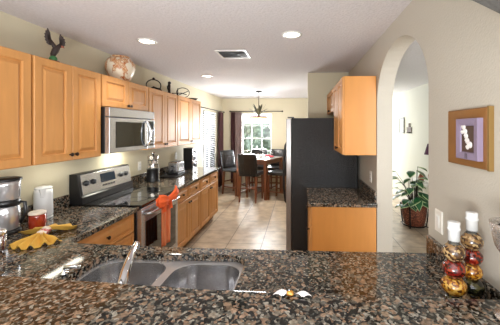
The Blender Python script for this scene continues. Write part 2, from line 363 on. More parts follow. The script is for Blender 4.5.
# trees beyond the windows
for i, (x, y, r, l) in enumerate(((-3.3, 15, 1.45, 'pale green tree seen in the left half of the far window'), (-1.5, 18.4, 1.7, 'pale green tree seen in the right half of the far window'), (-8.6, 14.5, 2.2, 'pale green tree outside the left dining window'))):
    t = thing('tree', l, 'tree', (x, y, -.15)); m = MB(); rnd = random.Random(i)
    for k in range(2600):
        d = Vector((rnd.gauss(0, 1), rnd.gauss(0, 1), rnd.gauss(0, 1))).normalized()*r*(rnd.random()**.4)
        c = Vector((x, y, 1.75))+Vector((d.x, d.y, d.z*1.1)); a = Vector((rnd.gauss(0, 1), rnd.gauss(0, 1), rnd.gauss(0, 1))).normalized(); b_ = a.orthogonal().normalized()
        v = [m.b.verts.new(c+q) for q in (a*.16, b_*.10, -a*.16, -b_*.10)]; m.f(v)
    m.build('foliage', 'treeg', t); MB().tube([(x, y, -.15), (x, y, 1.5)], [.12, .07]).build('trunk', 'walnut', t)

# ------------------------------------------------------------------ ceiling lamps and vent
def can(x, y, label):
    t = thing('recessed_ceiling_light', label, 'ceiling light', (x, y, ZC))
    MB().lathe([(.088, -.0005), (.090, -.008), (.068, -.010), (.066, -.0005)], (x, y, ZC), n=32, cap=False).build('trim_ring', 'white', t)
    MB().lathe([(.066, -.001), (.066, -.004)], (x, y, ZC), n=32).build('lens', 'canlamp', t)
    l = bpy.data.lights.new('can', 'SPOT'); l.energy = 22; l.spot_size = math.radians(105); l.spot_blend = .6; l.shadow_soft_size = .06; l.color = (1, .95, .86)
    o = bpy.data.objects.new('bulb_light', l); o.location = (0, 0, -.03); o.parent = t; COL.objects.link(o)
can(-1.447, 2.60, 'round recessed ceiling light nearest the left wall cabinets with painted pot')
can(-.062, 2.48, 'round recessed ceiling light right of the ceiling vent')
can(-1.449, 4.35, 'small far recessed ceiling light nearest the dining area')
t = thing('ceiling_vent', 'rectangular metal air vent with dark slots in the kitchen ceiling', 'vent', (-.73, 3.10, ZC))
m = MB(); x0, x1, y0, y1 = -.90, -.56, 2.93, 3.26
for q in ((x0, x1, y0, y0+.025), (x0, x1, y1-.025, y1), (x0, x0+.025, y0+.025, y1-.025), (x1-.025, x1, y0+.025, y1-.025)): m.box(*q, ZC-.012, ZC-.0005)
m.build('frame', 'white', t, .002)
MB().box(x0+.026, x1-.026, y0+.026, y1-.026, ZC-.003, ZC-.001).build('backing', 'dark', t)
for k in range(11):
    y = y0+.035+k*.025; m = MB(); m.rings([[Vector((x, y, ZC-.012)), Vector((x, y+.002, ZC-.012)), Vector((x, y+.013, ZC-.004)), Vector((x, y+.011, ZC-.004))] for x in (x0+.026, x1-.026)], smooth=False); m.build('slat', 'vent', t)

# ------------------------------------------------------------------ cabinets
def knob(P, u, v, parent):
    m = MB(); c = P(u, v, 0); d = (P(u, v, 1)-c)
    m.tube([c, c+d*.012, c+d*.016, c+d*.024, c+d*.029], [.006, .006, .014, .015, .006], 12); m.build('knob', 'bronze', parent)
def cabinet(name, label, side, xb, xf, y0, y1, z0, z1, doors=(), drawers=(), group=None, toe=False, cat='cabinet', endm='maple'):
    sg = 1 if side == '+' else -1; xb += sg*.006
    t = thing(name, label, cat, ((xb+xf)/2, (y0+y1)/2, z0), group)
    zb = z0+.1 if toe else z0
    MB().box(min(xb, xf), max(xb, xf), y0, y1, zb, z1).build('body', endm, t, .002)
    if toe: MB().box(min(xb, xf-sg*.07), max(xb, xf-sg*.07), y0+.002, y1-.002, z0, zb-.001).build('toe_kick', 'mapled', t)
    P = (PX if side == '+' else NX)(xf+sg*.001)
    Q = (PX if side == '+' else NX)(xf+sg*.021)
    for (a, b, c, d, ku, kv) in doors:
        o = MB().panel(P, a, b, c, d, .02).build('door', 'maple', t)
        if ku is not None: knob(Q, ku, kv, o)
    for (a, b, c, d) in drawers:
        o = MB().panel(P, a, b, c, d, .02, fr=.022).build('drawer', 'maple', t); knob(Q, (a+b)/2, (c+d)/2, o)
    return t
UB, UT, XF = 1.37, 2.125, -1.812
G = 'maple wall cabinets on the left wall'
cabinet('wall_cabinet', 'maple wall cabinet nearest the camera, cut by the left edge of the photo', '+', XL, XF, 1.15, 1.797, UB, UT, [(1.155, 1.79, UB+.004, UT-.004, None, 0)], group=G)
cabinet('wall_cabinet', 'tall two-door maple wall cabinet under the eagle figure', '+', XL, XF, 1.803, 2.456, UB, UT, [(1.81, 2.127, UB+.004, UT-.004, 2.105, UB+.05), (2.133, 2.45, UB+.004, UT-.004, 2.155, UB+.05)], group=G)
cabinet('wall_cabinet', 'short two-door maple wall cabinet above the microwave, under the painted pot', '+', XL, XF, 2.462, 3.256, 1.825, UT, [(2.468, 2.857, 1.83, UT-.004, 2.835, 1.86), (2.863, 3.25, 1.83, UT-.004, 2.885, 1.86)], group=G)
cabinet('wall_cabinet', 'two-door maple wall cabinet directly right of the microwave', '+', XL, XF, 3.262, 4.057, UB, UT, [(3.268, 3.657, UB+.004, UT-.004, 3.635, UB+.05), (3.663, 4.05, UB+.004, UT-.004, 3.685, UB+.05)], group=G)
cabinet('wall_cabinet', 'farthest two-door maple wall cabinet on the left wall, by the dining window', '+', XL, XF, 4.063, 5.04, UB, UT, [(4.07, 4.548, UB+.004, UT-.004, 4.526, UB+.05), (4.554, 5.034, UB+.004, UT-.004, 4.576, UB+.05)], group=G)
BF = -1.50
G = 'maple base cabinets on the left wall'
cabinet('base_cabinet', 'maple drawer cabinet left of the stove under the granite corner', '+', XL, BF, 1.68, 2.455, 0, .876, drawers=[(1.73, 2.445, .70, .862), (1.73, 2.445, .42, .692), (1.73, 2.445, .12, .412)], group=G, toe=True)
def base2(y0, y1, lab):
    ym = (y0+y1)/2
    cabinet('base_cabinet', lab, '+', XL, BF, y0, y1, 0, .876, [(y0+.01, ym-.004, .12, .69, ym-.03, .64), (ym+.004, y1-.01, .12, .69, ym+.03, .64)], [(y0+.01, ym-.004, .70, .862), (ym+.004, y1-.01, .70, .862)], group=G, toe=True)
base2(3.262, 4.157, 'maple base cabinet directly right of the stove under the toaster')
base2(4.163, 5.06, 'farthest maple base cabinet on the left, at the end of the counter')
# right side
cabinet('wall_cabinet', 'maple wall cabinet on the right wall with its plain end panel facing the bar', '-', XR, .435, 2.70, 3.36, UB, 2.125, [(2.705, 3.027, UB+.004, 2.121, 3.005, UB+.05), (3.033, 3.355, UB+.004, 2.121, 3.055, UB+.05)], endm='maple2')
cabinet('wall_cabinet', 'short maple wall cabinet over the refrigerator', '-', XR, .435, 3.366, 4.19, 1.83, 2.125, [(3.372, 3.775, 1.834, 2.121, 3.752, 1.86), (3.781, 4.184, 1.834, 2.121, 3.80, 1.86)], endm='maple2')
cabinet('base_cabinet', 'maple base cabinet on the right with plain orange-toned end panel facing the bar', '-', XR, .125, 2.70, 3.35, 0, .876, [(2.705, 3.345, .12, .69, 2.76, .64)], [(2.705, 3.345, .70, .862)], toe=True, endm='maple2')
# peninsula base (open box so the bowls hang inside)
t = thing('peninsula_cabinet', 'long maple base cabinet run under the sink counter, behind the bar', 'cabinet', (-.5, 1.3, 0))
m = MB(); m.box(-2.10, .73, .975, .993, .1, .876); m.box(-1.48, .73, 1.58, 1.598, .1, .876); m.box(-2.10, -2.08, .995, 1.66, .1, .876); m.box(.71, .73, .995, 1.578, .1, .876); m.box(-2.08, .71, .995, 1.578, .1, .12)
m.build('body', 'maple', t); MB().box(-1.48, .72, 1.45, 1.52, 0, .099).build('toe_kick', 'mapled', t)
for k in range(4):
    a = -1.38+k*.52; o = MB().panel(PY(1.599), a, a+.51, .12, .69, .02).build('door', 'maple', t); knob(PY(1.62), a+.47, .64, o)
    o = MB().panel(PY(1.599), a, a+.51, .70, .862, .02, fr=.022).build('drawer', 'maple', t)

# ------------------------------------------------------------------ granite
corner = [(-1.36, 1.668), (-1.40, 1.678), (-1.43, 1.70), (-1.446, 1.74)]
out = [(XL+.002, .957), (XR-.002, .957), (XR-.002, 1.637), (.3, 1.632), (-.3, 1.634), (-.9, 1.645)]+corner+[(-1.446, 2.462), (XL+.002, 2.462)]
hole = rrect(-1.10, -.285, 1.05, 1.545, .09)
wt = slab('worktop', [out, hole], .878, .914, 'granite'); tag(wt, 'L-shaped speckled granite worktop holding the double sink behind the bar', 'worktop')
m = MB(); m.box(XL+.002, XL+.022, .98, 2.462, .915, 1.02); m.build('backsplash', 'granite', wt, .002)
m = MB(); m.box(XR-.022, XR-.002, .985, 1.62, .915, 1.022); m.build('backsplash', 'granite', wt, .002)
MB().box(XL+.03, XR-.024, .957, .975, .915, 1.022).build('riser', 'granite', wt, .001)
wt = slab('worktop', [[(XL+.002, 3.256), (-1.446, 3.256), (-1.446, 5.10), (XL+.002, 5.10)]], .878, .914, 'granite'); tag(wt, 'granite worktop along the left wall right of the stove, under the toaster', 'worktop')
MB().box(XL+.002, XL+.022, 3.256, 5.10, .915, 1.02).build('backsplash', 'granite', wt, .002)
wt = slab('worktop', [[(.09, 2.675), (XR-.002, 2.675), (XR-.002, 3.372), (.09, 3.372)]], .878, .914, 'granite'); tag(wt, 'small granite worktop on the right in front of the refrigerator', 'worktop')
MB().box(XR-.022, XR-.002, 2.70, 3.372, .915, 1.02).build('backsplash', 'granite', wt, .002)
bt = slab('bar_top', [[(XL+.002, .42), (XR-.002, .42), (XR-.002, .966), (.14, .970), (-.11, .972), (-.35, .977), (-.534, .990), (-.741, 1.006), (-1.075, 1.026), (-1.5, 1.036), (XL+.002, 1.04)]], 1.023, 1.053, 'granite'); tag(bt, 'raised speckled granite bar top filling the foreground', 'bar top')

# sink
sk = thing('kitchen_sink', 'stainless steel double bowl sink set under the granite', 'sink', (-.69, 1.3, .68))
slab('rim', [rrect(-1.115, -.27, 1.035, 1.56, .09), rrect(-1.082, -.702, 1.065, 1.520, .10), rrect(-.657, -.305, 1.065, 1.512, .10)], .874, .8775, 'steel2', sk, .0008)
def sinkbowl(x0, x1, y0, y1):
    m = MB(); R = []
    for i, z, r in ((0, .8745, .10), (.004, .85, .10), (.012, .74, .09), (.02, .705, .06), (.045, .69, .05)):
        R.append([Vector((x, y, z)) for x, y in rrect(x0+i, x1-i, y0+i, y1-i, r)])
    for i, z, r in ((.044, .687, .05), (.018, .702, .06), (.010, .74, .09), (.0015, .85, .10), (-.002, .8745, .10)):
        R.append([Vector((x, y, z)) for x, y in rrect(x0+i, x1-i, y0+i, y1-i, r)])
    a = len(R)//2
    m.rings(R[:a], cap0=False); m.rings(R[a:], cap1=False)
    o = m.build('bowl', 'sinkst', sk)
    MB().lathe([(.045, .6905), (.045, .693), (.03, .6935), (.028, .691)], ((x0+x1)/2, (y0+y1)/2, 0), n=24).build('drain', 'chrome', o)
sinkbowl(-1.082, -.702, 1.067, 1.519); sinkbowl(-.657, -.305, 1.067, 1.511)
# faucet: base on the near deck behind the bar, spout reaching away over the bowls
ft = thing('faucet', 'chrome single-spout faucet rising over the divider of the sink', 'faucet', (-.665, 1.005, .914))
MB().lathe([(.026, .9145), (.026, .925), (.020, .935), (.018, .99), (.016, 1.0)], (-.665, 1.005, 0), n=20).build('base', 'chrome', ft)
MB().tube([(-.665, 1.005, .99), (-.668, 1.02, 1.02), (-.69, 1.08, 1.05), (-.74, 1.20, 1.066), (-.785, 1.31, 1.068), (-.797, 1.345, 1.058), (-.80, 1.352, 1.03)], [.016, .018, .019, .015, .013, .012, .011], 16).build('spout', 'chrome', ft)
MB().tube([(-.649, 1.005, .965), (-.61, 1.0, .98), (-.575, 1.0, .995)], [.008, .007, .006], 10).build('lever', 'chrome', ft)
sd = thing('soap_dispenser', 'small grey soap pump at the left corner of the sink', 'soap dispenser', (-1.135, 1.30, .914))
MB().lathe([(.018, .9145), (.018, .925), (.008, .93), (.007, .945)], (-1.135, 1.30, 0), n=16).build('base', 'chrome', sd)
MB().tube([(-1.135, 1.30, .947), (-1.10, 1.31, .95), (-1.07, 1.32, .944)], [.011, .009, .007], 12).build('nozzle', 'chrome', sd)

# ------------------------------------------------------------------ stove
Y0, Y1 = 2.468, 3.25
st = thing('stove', 'freestanding stainless electric stove with black glass top and back control panel', 'stove', (-1.77, 2.86, 0))
MB().box(XL+.01, -1.475, Y0, Y1, .06, .905).build('body', 'black', st, .003)
MB().box(XL+.06, -1.50, Y0+.02, Y1-.02, 0, .059).build('plinth', 'black', st)
MB().box(-2.11, -1.425, Y0-.002, Y1+.002, .906, .928).build('cooktop', 'blackg', st, .005)
for (x, y, r) in ((-1.60, 2.68, .10), (-1.60, 3.05, .085), (-1.86, 2.68, .075), (-1.86, 3.05, .10)):
    MB().lathe([(r, .9285), (r, .929), (r-.004, .9292), (r-.004, .9285)], (x, y, 0), n=40, cap=False).build('burner_ring', 'dark', st)
m = MB(); prof = [(XL+.012, .929), (-1.98, .929), (-1.982, .985), (-2.00, 1.0), (-2.03, 1.192), (-2.045, 1.20), (XL+.012, 1.20)]
m.rings([[Vector((x, y, z)) for x, z in prof] for y in (Y0, Y1)], smooth=False); bg = m.build('backguard', 'black', st, .003)
def slant(u, v, h): # v 0..1 up the slanted face
    a = Vector((-2.00, u, 1.003)); b_ = Vector((-2.03, u, 1.190)); n = Vector((.19, 0, .03)).normalized(); return a.lerp(b_, v)+n*h
m = MB(); m.rings([[slant(Y0+.03+i, .0+i*5, h), slant(Y1-.006-i, .0+i*5, h), slant(Y1-.006-i, 1-i*5, h), slant(Y0+.03+i, 1-i*5, h)] for i, h in ((0, 0), (0, .003), (.002, .004))], smooth=False); cp = m.build('control_panel', 'steel', bg)
m = MB(); m.rings([[slant(a, b_, h) for a, b_ in ((2.75, .38), (2.97, .38), (2.97, .85), (2.75, .85))] for h in (.0045, .0065)], smooth=False); m.build('display', 'lcd', cp)
for k in range(5):
    m = MB(); a = 2.765+k*.04; m.rings([[slant(p, q, h) for p, q in ((a, .18), (a+.028, .18), (a+.028, .27), (a, .27))] for h in (.0045, .0065)], smooth=False); m.build('button', 'black', cp)
for y in (2.555, 2.645, 3.07, 3.155):
    c = slant(y, .55, .004); d = Vector((.19, 0, .03)).normalized()
    o = MB().tube([c, c+d*.006, c+d*.007, c+d*.026, c+d*.028], [.027, .027, .021, .019, .016], 20).build('knob', 'black', cp)
    m = MB(); m.box(c.x+.026, c.x+.034, y-.004, y+.004, c.z-.017, c.z+.021); m.build('pointer', 'steel', o)
# oven door
m = MB(); m.panel(PX(-1.474), Y0+.008, Y1-.008, .235, .895, .045, raised=False); od = m.build('oven_door', 'steel', st, .004)
m = MB(); m.panel(PX(-1.4285), Y0+.075, Y1-.075, .30, .755, .003, raised=False); m.build('window', 'blackg', od)
m = MB(); m.tube([(-1.428, Y0+.06, .835), (-1.388, Y0+.065, .835), (-1.378, Y0+.10, .835), (-1.374, 2.86, .835), (-1.378, Y1-.10, .835), (-1.388, Y1-.065, .835), (-1.428, Y1-.06, .835)], .013, 12); m.build('handle', 'steel', od)
m = MB(); m.panel(PX(-1.474), Y0+.008, Y1-.008, .065, .228, .042, raised=False); m.build('bottom_drawer', 'steel', st, .004)

# towel with a bow on the oven handle
def cloth(P, u0, u1, v0, v1, w_, amp, m_, name, parent, off=0, flare=0, t_=.004):
    n = 28; R = []
    for j in range(11):
        t = j/10; row = []; um = (u0+u1)/2; hw = (u1-u0)/2*(1+flare*(1-t))
        for side in (0, 1):
            for i in range(n+1):
                k = i if not side else n-i
                row.append(P(um-hw+2*hw*k/n, v0+(v1-v0)*t, off+amp*(1-.6*t)*math.cos(2*math.pi*w_*k/n+t)+(t_ if side else 0)))
        R.append(row)
    return MB().rings(R).build(name, m_, parent)
tw = thing('dish_towel', 'orange towel with a large bow hanging from the oven door handle', 'towel', (-1.35, 2.76, .45))
cloth(PX(-1.350), 2.68, 2.88, .45, .84, 2.5, .008, 'orstripe', 'hanging_cloth', tw, 0, .06)
MB().tube([(-1.345, 2.70, .84), (-1.340, 2.74, .885), (-1.338, 2.77, .895), (-1.340, 2.81, .885), (-1.345, 2.85, .84)], [.012, .018, .020, .018, .012], 10).build('loop', 'orange', tw)
MB().ell((-1.318, 2.76, .905), .028, .034, .034).build('knot', 'orange', tw)
for sgn in (-1, 1):
    m = MB(); R = []
    for j in range(11):
        t = j/10; y = 2.76+sgn*(.02+.17*t); wz = .02+.044*math.sin(min(1, t*1.15)*1.5); zc = .915+(.045 if sgn > 0 else .015)*t; xo = -1.322+.03*math.sin(t*3.1)
        R.append([Vector((xo+(.022*(1-t*.3))*math.cos(2*math.pi*k/24)+.006*math.cos(6*math.pi*k/12), y+sgn*.02*math.cos(4*math.pi*k/24)*t, zc+wz*math.sin(2*math.pi*k/24)*(1-.25*t*abs(math.cos(2*math.pi*k/24))))) for k in range(24)])
    m.rings(R); m.build('bow_loop', 'orange', tw)
    yc = 2.76+sgn*.07
    cloth(PX(-1.326), yc-.025, yc+.025, .80, .90, 1.2, .006, 'orange', 'bow_tail', tw, 0, .6)

# ------------------------------------------------------------------ microwave
mw = thing('microwave', 'stainless over-the-range microwave with curved handle, mounted above the stove', 'microwave', (-1.9, 2.86, 1.40))
y0, y1 = 2.462, 3.254
MB().box(XL+.005, -1.765, y0, y1, 1.395, 1.82).build('body', 'black', mw, .003)
m = MB(); m.panel(PX(-1.764), y0, y1, 1.735, 1.82, .045, raised=False); m.build('vent_grille', 'steel', mw, .004)
m = MB(); m.panel(PX(-1.764), y0, 3.10, 1.395, 1.728, .045, raised=False); dr = m.build('door', 'steel', mw, .006)
m = MB(); m.panel(PX(-1.7185), y0+.085, 3.045, 1.44, 1.69, .002, raised=False); m.build('window', 'blackg', dr)
m = MB(); m.tube([(-1.72, 3.055, 1.425), (-1.69, 3.06, 1.45), (-1.672, 3.065, 1.50), (-1.665, 3.067, 1.565), (-1.672, 3.065, 1.63), (-1.69, 3.06, 1.68), (-1.72, 3.055, 1.705)], .013, 12); m.build('handle', 'chrome', dr)
m = MB(); m.panel(PX(-1.764), 3.104, y1, 1.395, 1.728, .045, raised=False); cpn = m.build('control_panel', 'steel', mw, .004)
m = MB(); m.panel(PX(-1.7185), 3.125, y1-.02, 1.425, 1.71, .002, raised=False); m.build('keypad', 'blackg', cpn)
MB().panel(PX(-1.7163), 3.137, y1-.032, 1.655, 1.695, .001, raised=False).build('display', 'lcd', cpn)
for r in range(5):
    for c in range(3): MB().panel(PX(-1.7163), 3.14+c*.028, 3.16+c*.028, 1.445+r*.038, 1.468+r*.038, .001, raised=False).build('button', 'vent', cpn)
MB().box(-2.03, -1.96, 2.95, 3.15, 1.3925, 1.3945).build('cooktop_lamp', 'tube', mw)
area('microwave_lamp', (-1.97, 3.1, 1.385), (0, 0, 0), .1, .2, 2.2, (1, .97, .80))

def ucl(y0, y1, lab):
    t = thing('under_cabinet_light', lab, 'light', (-1.95, (y0+y1)/2, UB-.03))
    MB().box(-1.99, -1.90, y0, y1, UB-.008, UB-.001).build('housing', 'plate', t, .003)
    MB().box(-1.975, -1.915, y0+.015, y1-.015, UB-.012, UB-.0085).build('diffuser', 'tube', t)
ucl(2.03, 2.42, 'white under-cabinet light beneath the tall cabinet left of the microwave')

# ------------------------------------------------------------------ refrigerator
fr = thing('refrigerator', 'tall black side-by-side refrigerator with grey-edged doors on the right', 'refrigerator', (.3, 3.79, 0))
MB().box(-.092, .705, 3.405, 4.175, .03, 1.752).build('body', 'fridge', fr, .006)
MB().box(-.05, .65, 3.44, 4.14, 0, .029).build('base', 'black', fr)
for a, b_ in ((3.402, 3.785), (3.791, 4.178)):
    d = MB().panel(NX(-.096), a, b_, .08, 1.745, .06, raised=False).build('door', 'fdoor', fr, .008)
    hy = b_-.045 if a < 3.5 else a+.045
    m = MB(); m.tube([(-.158, hy, .62), (-.185, hy, .66), (-.205, hy, .85), (-.21, hy, 1.02), (-.205, hy, 1.2), (-.185, hy, 1.40), (-.158, hy, 1.45)], .012, 10); m.build('handle', 'black', d)
MB().panel(NX(-.093), 3.41, 4.17, .03, .075, .04, raised=False).build('kick_grille', 'black', fr)
for y in (3.42, 4.12): MB().box(-.14, -.06, y, y+.05, 1.753, 1.768).build('hinge_cover', 'black', fr, .003)

# ------------------------------------------------------------------ counter items, left
def plate_(name, label, P, u, v, holes, cat):
    t = thing(name, label, cat, P(u, v, 0)); o = MB().panel(P, u-.038, u+.038, v-.058, v+.058, .007, raised=False).build('cover_plate', 'plate', t)
    Q = lambda a, b_, h: P(a, b_, h+.0075)
    if holes:
        for dv in (-.021, .021):
            r = MB().panel(Q, u-.017, u+.017, v+dv-.014, v+dv+.014, .0015, raised=False).build('socket', 'white', t)
            for du in (-.007, .007): MB().panel(lambda a, b_, h: P(a, b_, h+.0095), u+du-.0015, u+du+.0015, v+dv-.004, v+dv+.006, .0005, raised=False).build('slot', 'dark', r)
    else: MB().panel(Q, u-.017, u+.017, v-.033, v+.033, .004, raised=False).build('rocker', 'white', t, .001)
plate_('light_switch', 'white rocker switch plate on the right wall above the granite backsplash', NX(XR-.0005), 1.516, 1.133, False, 'switch')
plate_('power_outlet', 'white outlet on the left wall just right of the stove', PX(XL+.0005), 3.62, 1.13, True, 'outlet')
plate_('power_outlet', 'white outlet on the left wall behind the toaster', PX(XL+.0005), 4.72, 1.16, True, 'outlet')
plate_('power_outlet', 'white outlet on the right wall under the wall cabinet', NX(XR-.0005), 2.92, 1.13, True, 'outlet')

# coffee maker
cx, cy = -1.985, 1.80; z = .9145
cm = thing('coffee_maker', 'stainless and black drip coffee maker at the left edge of the photo', 'coffee maker', (cx, cy, z))
MB().lathe([(.078, z), (.080, z+.01), (.078, z+.022)], (cx, cy, 0), n=32).build('base', 'black', cm)
MB().box(cx-.095, cx-.06, cy-.05, cy+.05, z+.01, z+.31).build('column', 'steel2', cm, .01)
MB().lathe([(.064, z+.024), (.074, z+.035), (.076, z+.14), (.072, z+.18), (.066, z+.186)], (cx, cy, 0), n=32).build('carafe', 'steel2', cm)
MB().lathe([(.066, z+.187), (.076, z+.190), (.077, z+.222), (.070, z+.228)], (cx, cy, 0), n=32).build('carafe_lid', 'black', cm)
MB().tube([(cx+.060, cy+.038, z+.205), (cx+.085, cy+.050, z+.20), (cx+.092, cy+.054, z+.13), (cx+.066, cy+.040, z+.06)], [.009, .011, .011, .009], 10).build('carafe_handle', 'black', cm)
MB().lathe([(.070, z+.229), (.074, z+.235), (.078, z+.33), (.080, z+.355)], (cx, cy, 0), n=32).build('brew_head', 'steel2', cm)
MB().lathe([(.080, z+.356), (.084, z+.36), (.083, z+.372), (.05, z+.378)], (cx, cy, 0), n=32).build('top_lid', 'black', cm)
# white kettle
cx, cy = -2.028, 2.125
kt = thing('water_kettle', 'plain white plastic electric kettle by the left wall', 'kettle', (cx, cy, z))
MB().lathe([(.060, z), (.061, z+.012), (.058, z+.016)], (cx, cy, 0), n=32, sy=1.06).build('base', 'whitep', kt)
MB().lathe([(.058, z+.017), (.061, z+.03), (.058, z+.20), (.056, z+.232)], (cx, cy, 0), n=32, sy=1.06).build('body', 'whitep', kt)
MB().lathe([(.055, z+.233), (.056, z+.242), (.04, z+.250), (.001, z+.253)], (cx, cy, 0), n=32, sy=1.06).build('lid', 'whitep', kt)
m = MB(); m.rings([[Vector((cx+.02, cy-.056, z+.17)), Vector((cx+.045, cy-.042, z+.17)), Vector((cx+.036, cy-.054, z+.175))], [Vector((cx+.012, cy-.056, z+.235)), Vector((cx+.055, cy-.032, z+.235)), Vector((cx+.046, cy-.074, z+.240))]], smooth=False); m.build('spout', 'whitep', kt)
MB().tube([(cx-.02, cy+.060, z+.21), (cx-.03, cy+.092, z+.205), (cx-.033, cy+.096, z+.12), (cx-.02, cy+.062, z+.05)], .008, 10).build('handle', 'whitep', kt)
# red jar
cx, cy = -1.862, 1.905
rj = thing('lidded_jar', 'red glazed jar with beige lid beside the coffee maker', 'jar', (cx, cy, z))
MB().lathe([(.042, z), (.048, z+.01), (.050, z+.05), (.049, z+.09), (.046, z+.10)], (cx, cy, 0), n=28).build('body', 'red', rj)
MB().lathe([(.049, z+.101), (.051, z+.104), (.051, z+.116), (.044, z+.121), (.02, z+.122)], (cx, cy, 0), n=28).build('lid', 'lid', rj)
cx, cy = -1.735, 1.50
rj = thing('canister', 'small red canister with wide pale metal lid, at the left edge before the coffee maker', 'canister', (cx, cy, z))
MB().lathe([(.038, z), (.044, z+.01), (.048, z+.09), (.050, z+.10)], (cx, cy, 0), n=28).build('body', 'red', rj)
MB().lathe([(.054, z+.101), (.060, z+.105), (.060, z+.122), (.045, z+.130), (.01, z+.132)], (cx, cy, 0), n=28).build('lid', 'silver', rj)
for k in range(3):
    a = -.9+k*.9; MB().tube([(cx+.047*math.cos(a), cy+.047*math.sin(a), z+.01), (cx+.052*math.cos(a), cy+.052*math.sin(a), z+.098)], .008, 8).build('strap', 'silver', rj)
# yellow napkin pulled through a ring
nk = thing('napkin', 'yellow cloth napkin fanned out of a red and cream ring on the counter', 'napkin', (-1.62, 1.72, z))
c = Vector((-1.655, 1.735, z+.035)); ax = Vector((.30, -.62, 0)).normalized(); sd_ = Vector((-ax.y, ax.x, 0))
def fan(sign, L_, W_, waves):
    m = MB(); R = []; n = 36
    for j in range(9):
        t = j/8; row = []
        for side in (0, 1):
            for i in range(n+1):
                k = i if not side else n-i; u = (k/n*2-1)
                ang = u*W_; rr = .03+L_*t*(1-.12*abs(u))
                base = c+ax*sign*rr*math.cos(ang*min(1, t*1.2+.2))+sd_*rr*math.sin(ang*min(1, t*1.2+.2))
                hgt = .004+(.034*(1-t)+.012)+(.006+.016*t)*math.cos(waves*math.pi*u*1.0)
                base.z = z+max(.002, hgt-.012*t)+(.004 if side else 0); row.append(base)
        R.append(row)
    m.rings(R); m.build('fan', 'yellow', nk)
fan(1, .165, .85, 5); fan(-1, .175, 1.05, 4)
m = MB(); R = []
for t in (-.5, .5):
    pass
m.tube([c-ax*.055, c-ax*.05, c, c+ax*.05, c+ax*.055], [.020, .027, .025, .027, .020], 20); m.build('napkin_ring', 'stripe', nk)

# pod carousel
cx, cy = -1.975, 3.70
pc = thing('pod_carousel', 'black and silver coffee pod carousel on the worktop right of the stove', 'coffee pod holder', (cx, cy, z))
MB().lathe([(.082, z), (.085, z+.008), (.078, z+.02), (.078, z+.16), (.082, z+.17)], (cx, cy, 0), n=32).build('base', 'black', pc)
MB().box(cx+.0785, cx+.083, cy-.012, cy+.012, z+.02, z+.16).build('strip', 'chrome', pc)
MB().lathe([(.02, z+.17), (.012, z+.18), (.012, z+.365), (.03, z+.37), (.028, z+.385), (.005, z+.392)], (cx, cy, 0), n=16).build('post', 'chrome', pc)
for lv in range(3):
    for k in range(8):
        a = k*math.pi/4+lv*.3-1.2; d = Vector((math.cos(a), math.sin(a), 0)); p = Vector((cx, cy, z+.205+lv*.058))
        o = MB().tube([p+d*.03, p+d*.062], [.017, .023], 12).build('pod', 'black', pc)
        MB().tube([p+d*.0625, p+d*.065], [.024, .024], 12).build('foil', 'silver', o)
# toaster and tray
cx, cy = -1.93, 4.32
tr = MB(); tr.rings([[Vector((x, y, zz)) for x, y in rrect(-2.07+i, -1.78-i, 3.93+i, 4.50-i, .03)] for i, zz in ((.012, z), (0, z+.014), (.004, z+.015), (.014, z+.005))], smooth=False)
tag(tr.build('serving_tray', 'black'), 'black tray lying under the toaster on the left worktop', 'tray')
z2 = z+.006
to = thing('toaster', 'silver two-slot toaster on a black tray on the left worktop', 'toaster', (cx, cy, z2))
MB().box(cx-.085, cx+.085, cy-.13, cy+.13, z2, z2+.025).build('base', 'black', to, .006)
MB().box(cx-.082, cx+.082, cy-.127, cy+.127, z2+.026, z2+.19).build('body', 'steel', to, .025, 4)
for dx in (-.035, .035): MB().box(cx+dx-.012, cx+dx+.012, cy-.095, cy+.095, z2+.1895, z2+.1925).build('slot', 'dark', to)
MB().box(cx-.02, cx+.02, cy-.15, cy-.128, z2+.12, z2+.135).build('lever', 'black', to, .003)
MB().tube([(cx, cy-.128, z2+.06), (cx, cy-.145, z2+.06)], .016, 16).build('dial', 'black', to)
# upright appliance with dials
bx = thing('counter_appliance', 'narrow upright black box with silver dialled front near the far end of the worktop', 'appliance', (-1.95, 4.93, z))
MB().box(-2.035, -1.875, 4.83, 5.04, z, z+.37).build('body', 'black', bx, .004)
MB().panel(PX(-1.8745), 4.83, 5.04, z+.003, z+.367, .012, raised=False).build('front', 'steel', bx)
for k in range(3):
    q = z+.07+k*.115; o = MB().tube([(-1.862, 4.935, q), (-1.846, 4.935, q)], [.026, .022], 18).build('dial', 'black', bx)

# ------------------------------------------------------------------ ornaments on the cabinets
zt = UT+.001
ex, ey = -1.93, 2.115
eg = thing('eagle_figurine', 'dark eagle figurine with raised wings on top of the left wall cabinets', 'figurine', (ex, ey, zt))
m = MB(); m.lathe([(.040, zt), (.042, zt+.012), (.034, zt+.03)], (ex, ey, 0), n=14); m.build('base', 'rust', eg)
m = MB(); m.ell((ex+.004, ey-.005, zt+.042), .026, .028, .030, 10, 6); m.build('cactus', 'greenpaint', eg); MB().ell((ex+.012, ey-.016, zt+.03), .014, .016, .012, 8, 5).build('flower', 'redpaint', eg)
MB().tube([(ex, ey-.012, zt+.045), (ex, ey-.006, zt+.08), (ex, ey+.008, zt+.115), (ex, ey+.022, zt+.14), (ex+.002, ey+.034, zt+.152), (ex+.003, ey+.042, zt+.150)], [.009, .019, .024, .019, .012, .010], 14).build('body', 'eagle', eg)
MB().tube([(ex+.003, ey+.044, zt+.151), (ex+.003, ey+.056, zt+.150), (ex+.003, ey+.064, zt+.141)], [.010, .007, .002], 10).build('head', 'rust', eg)
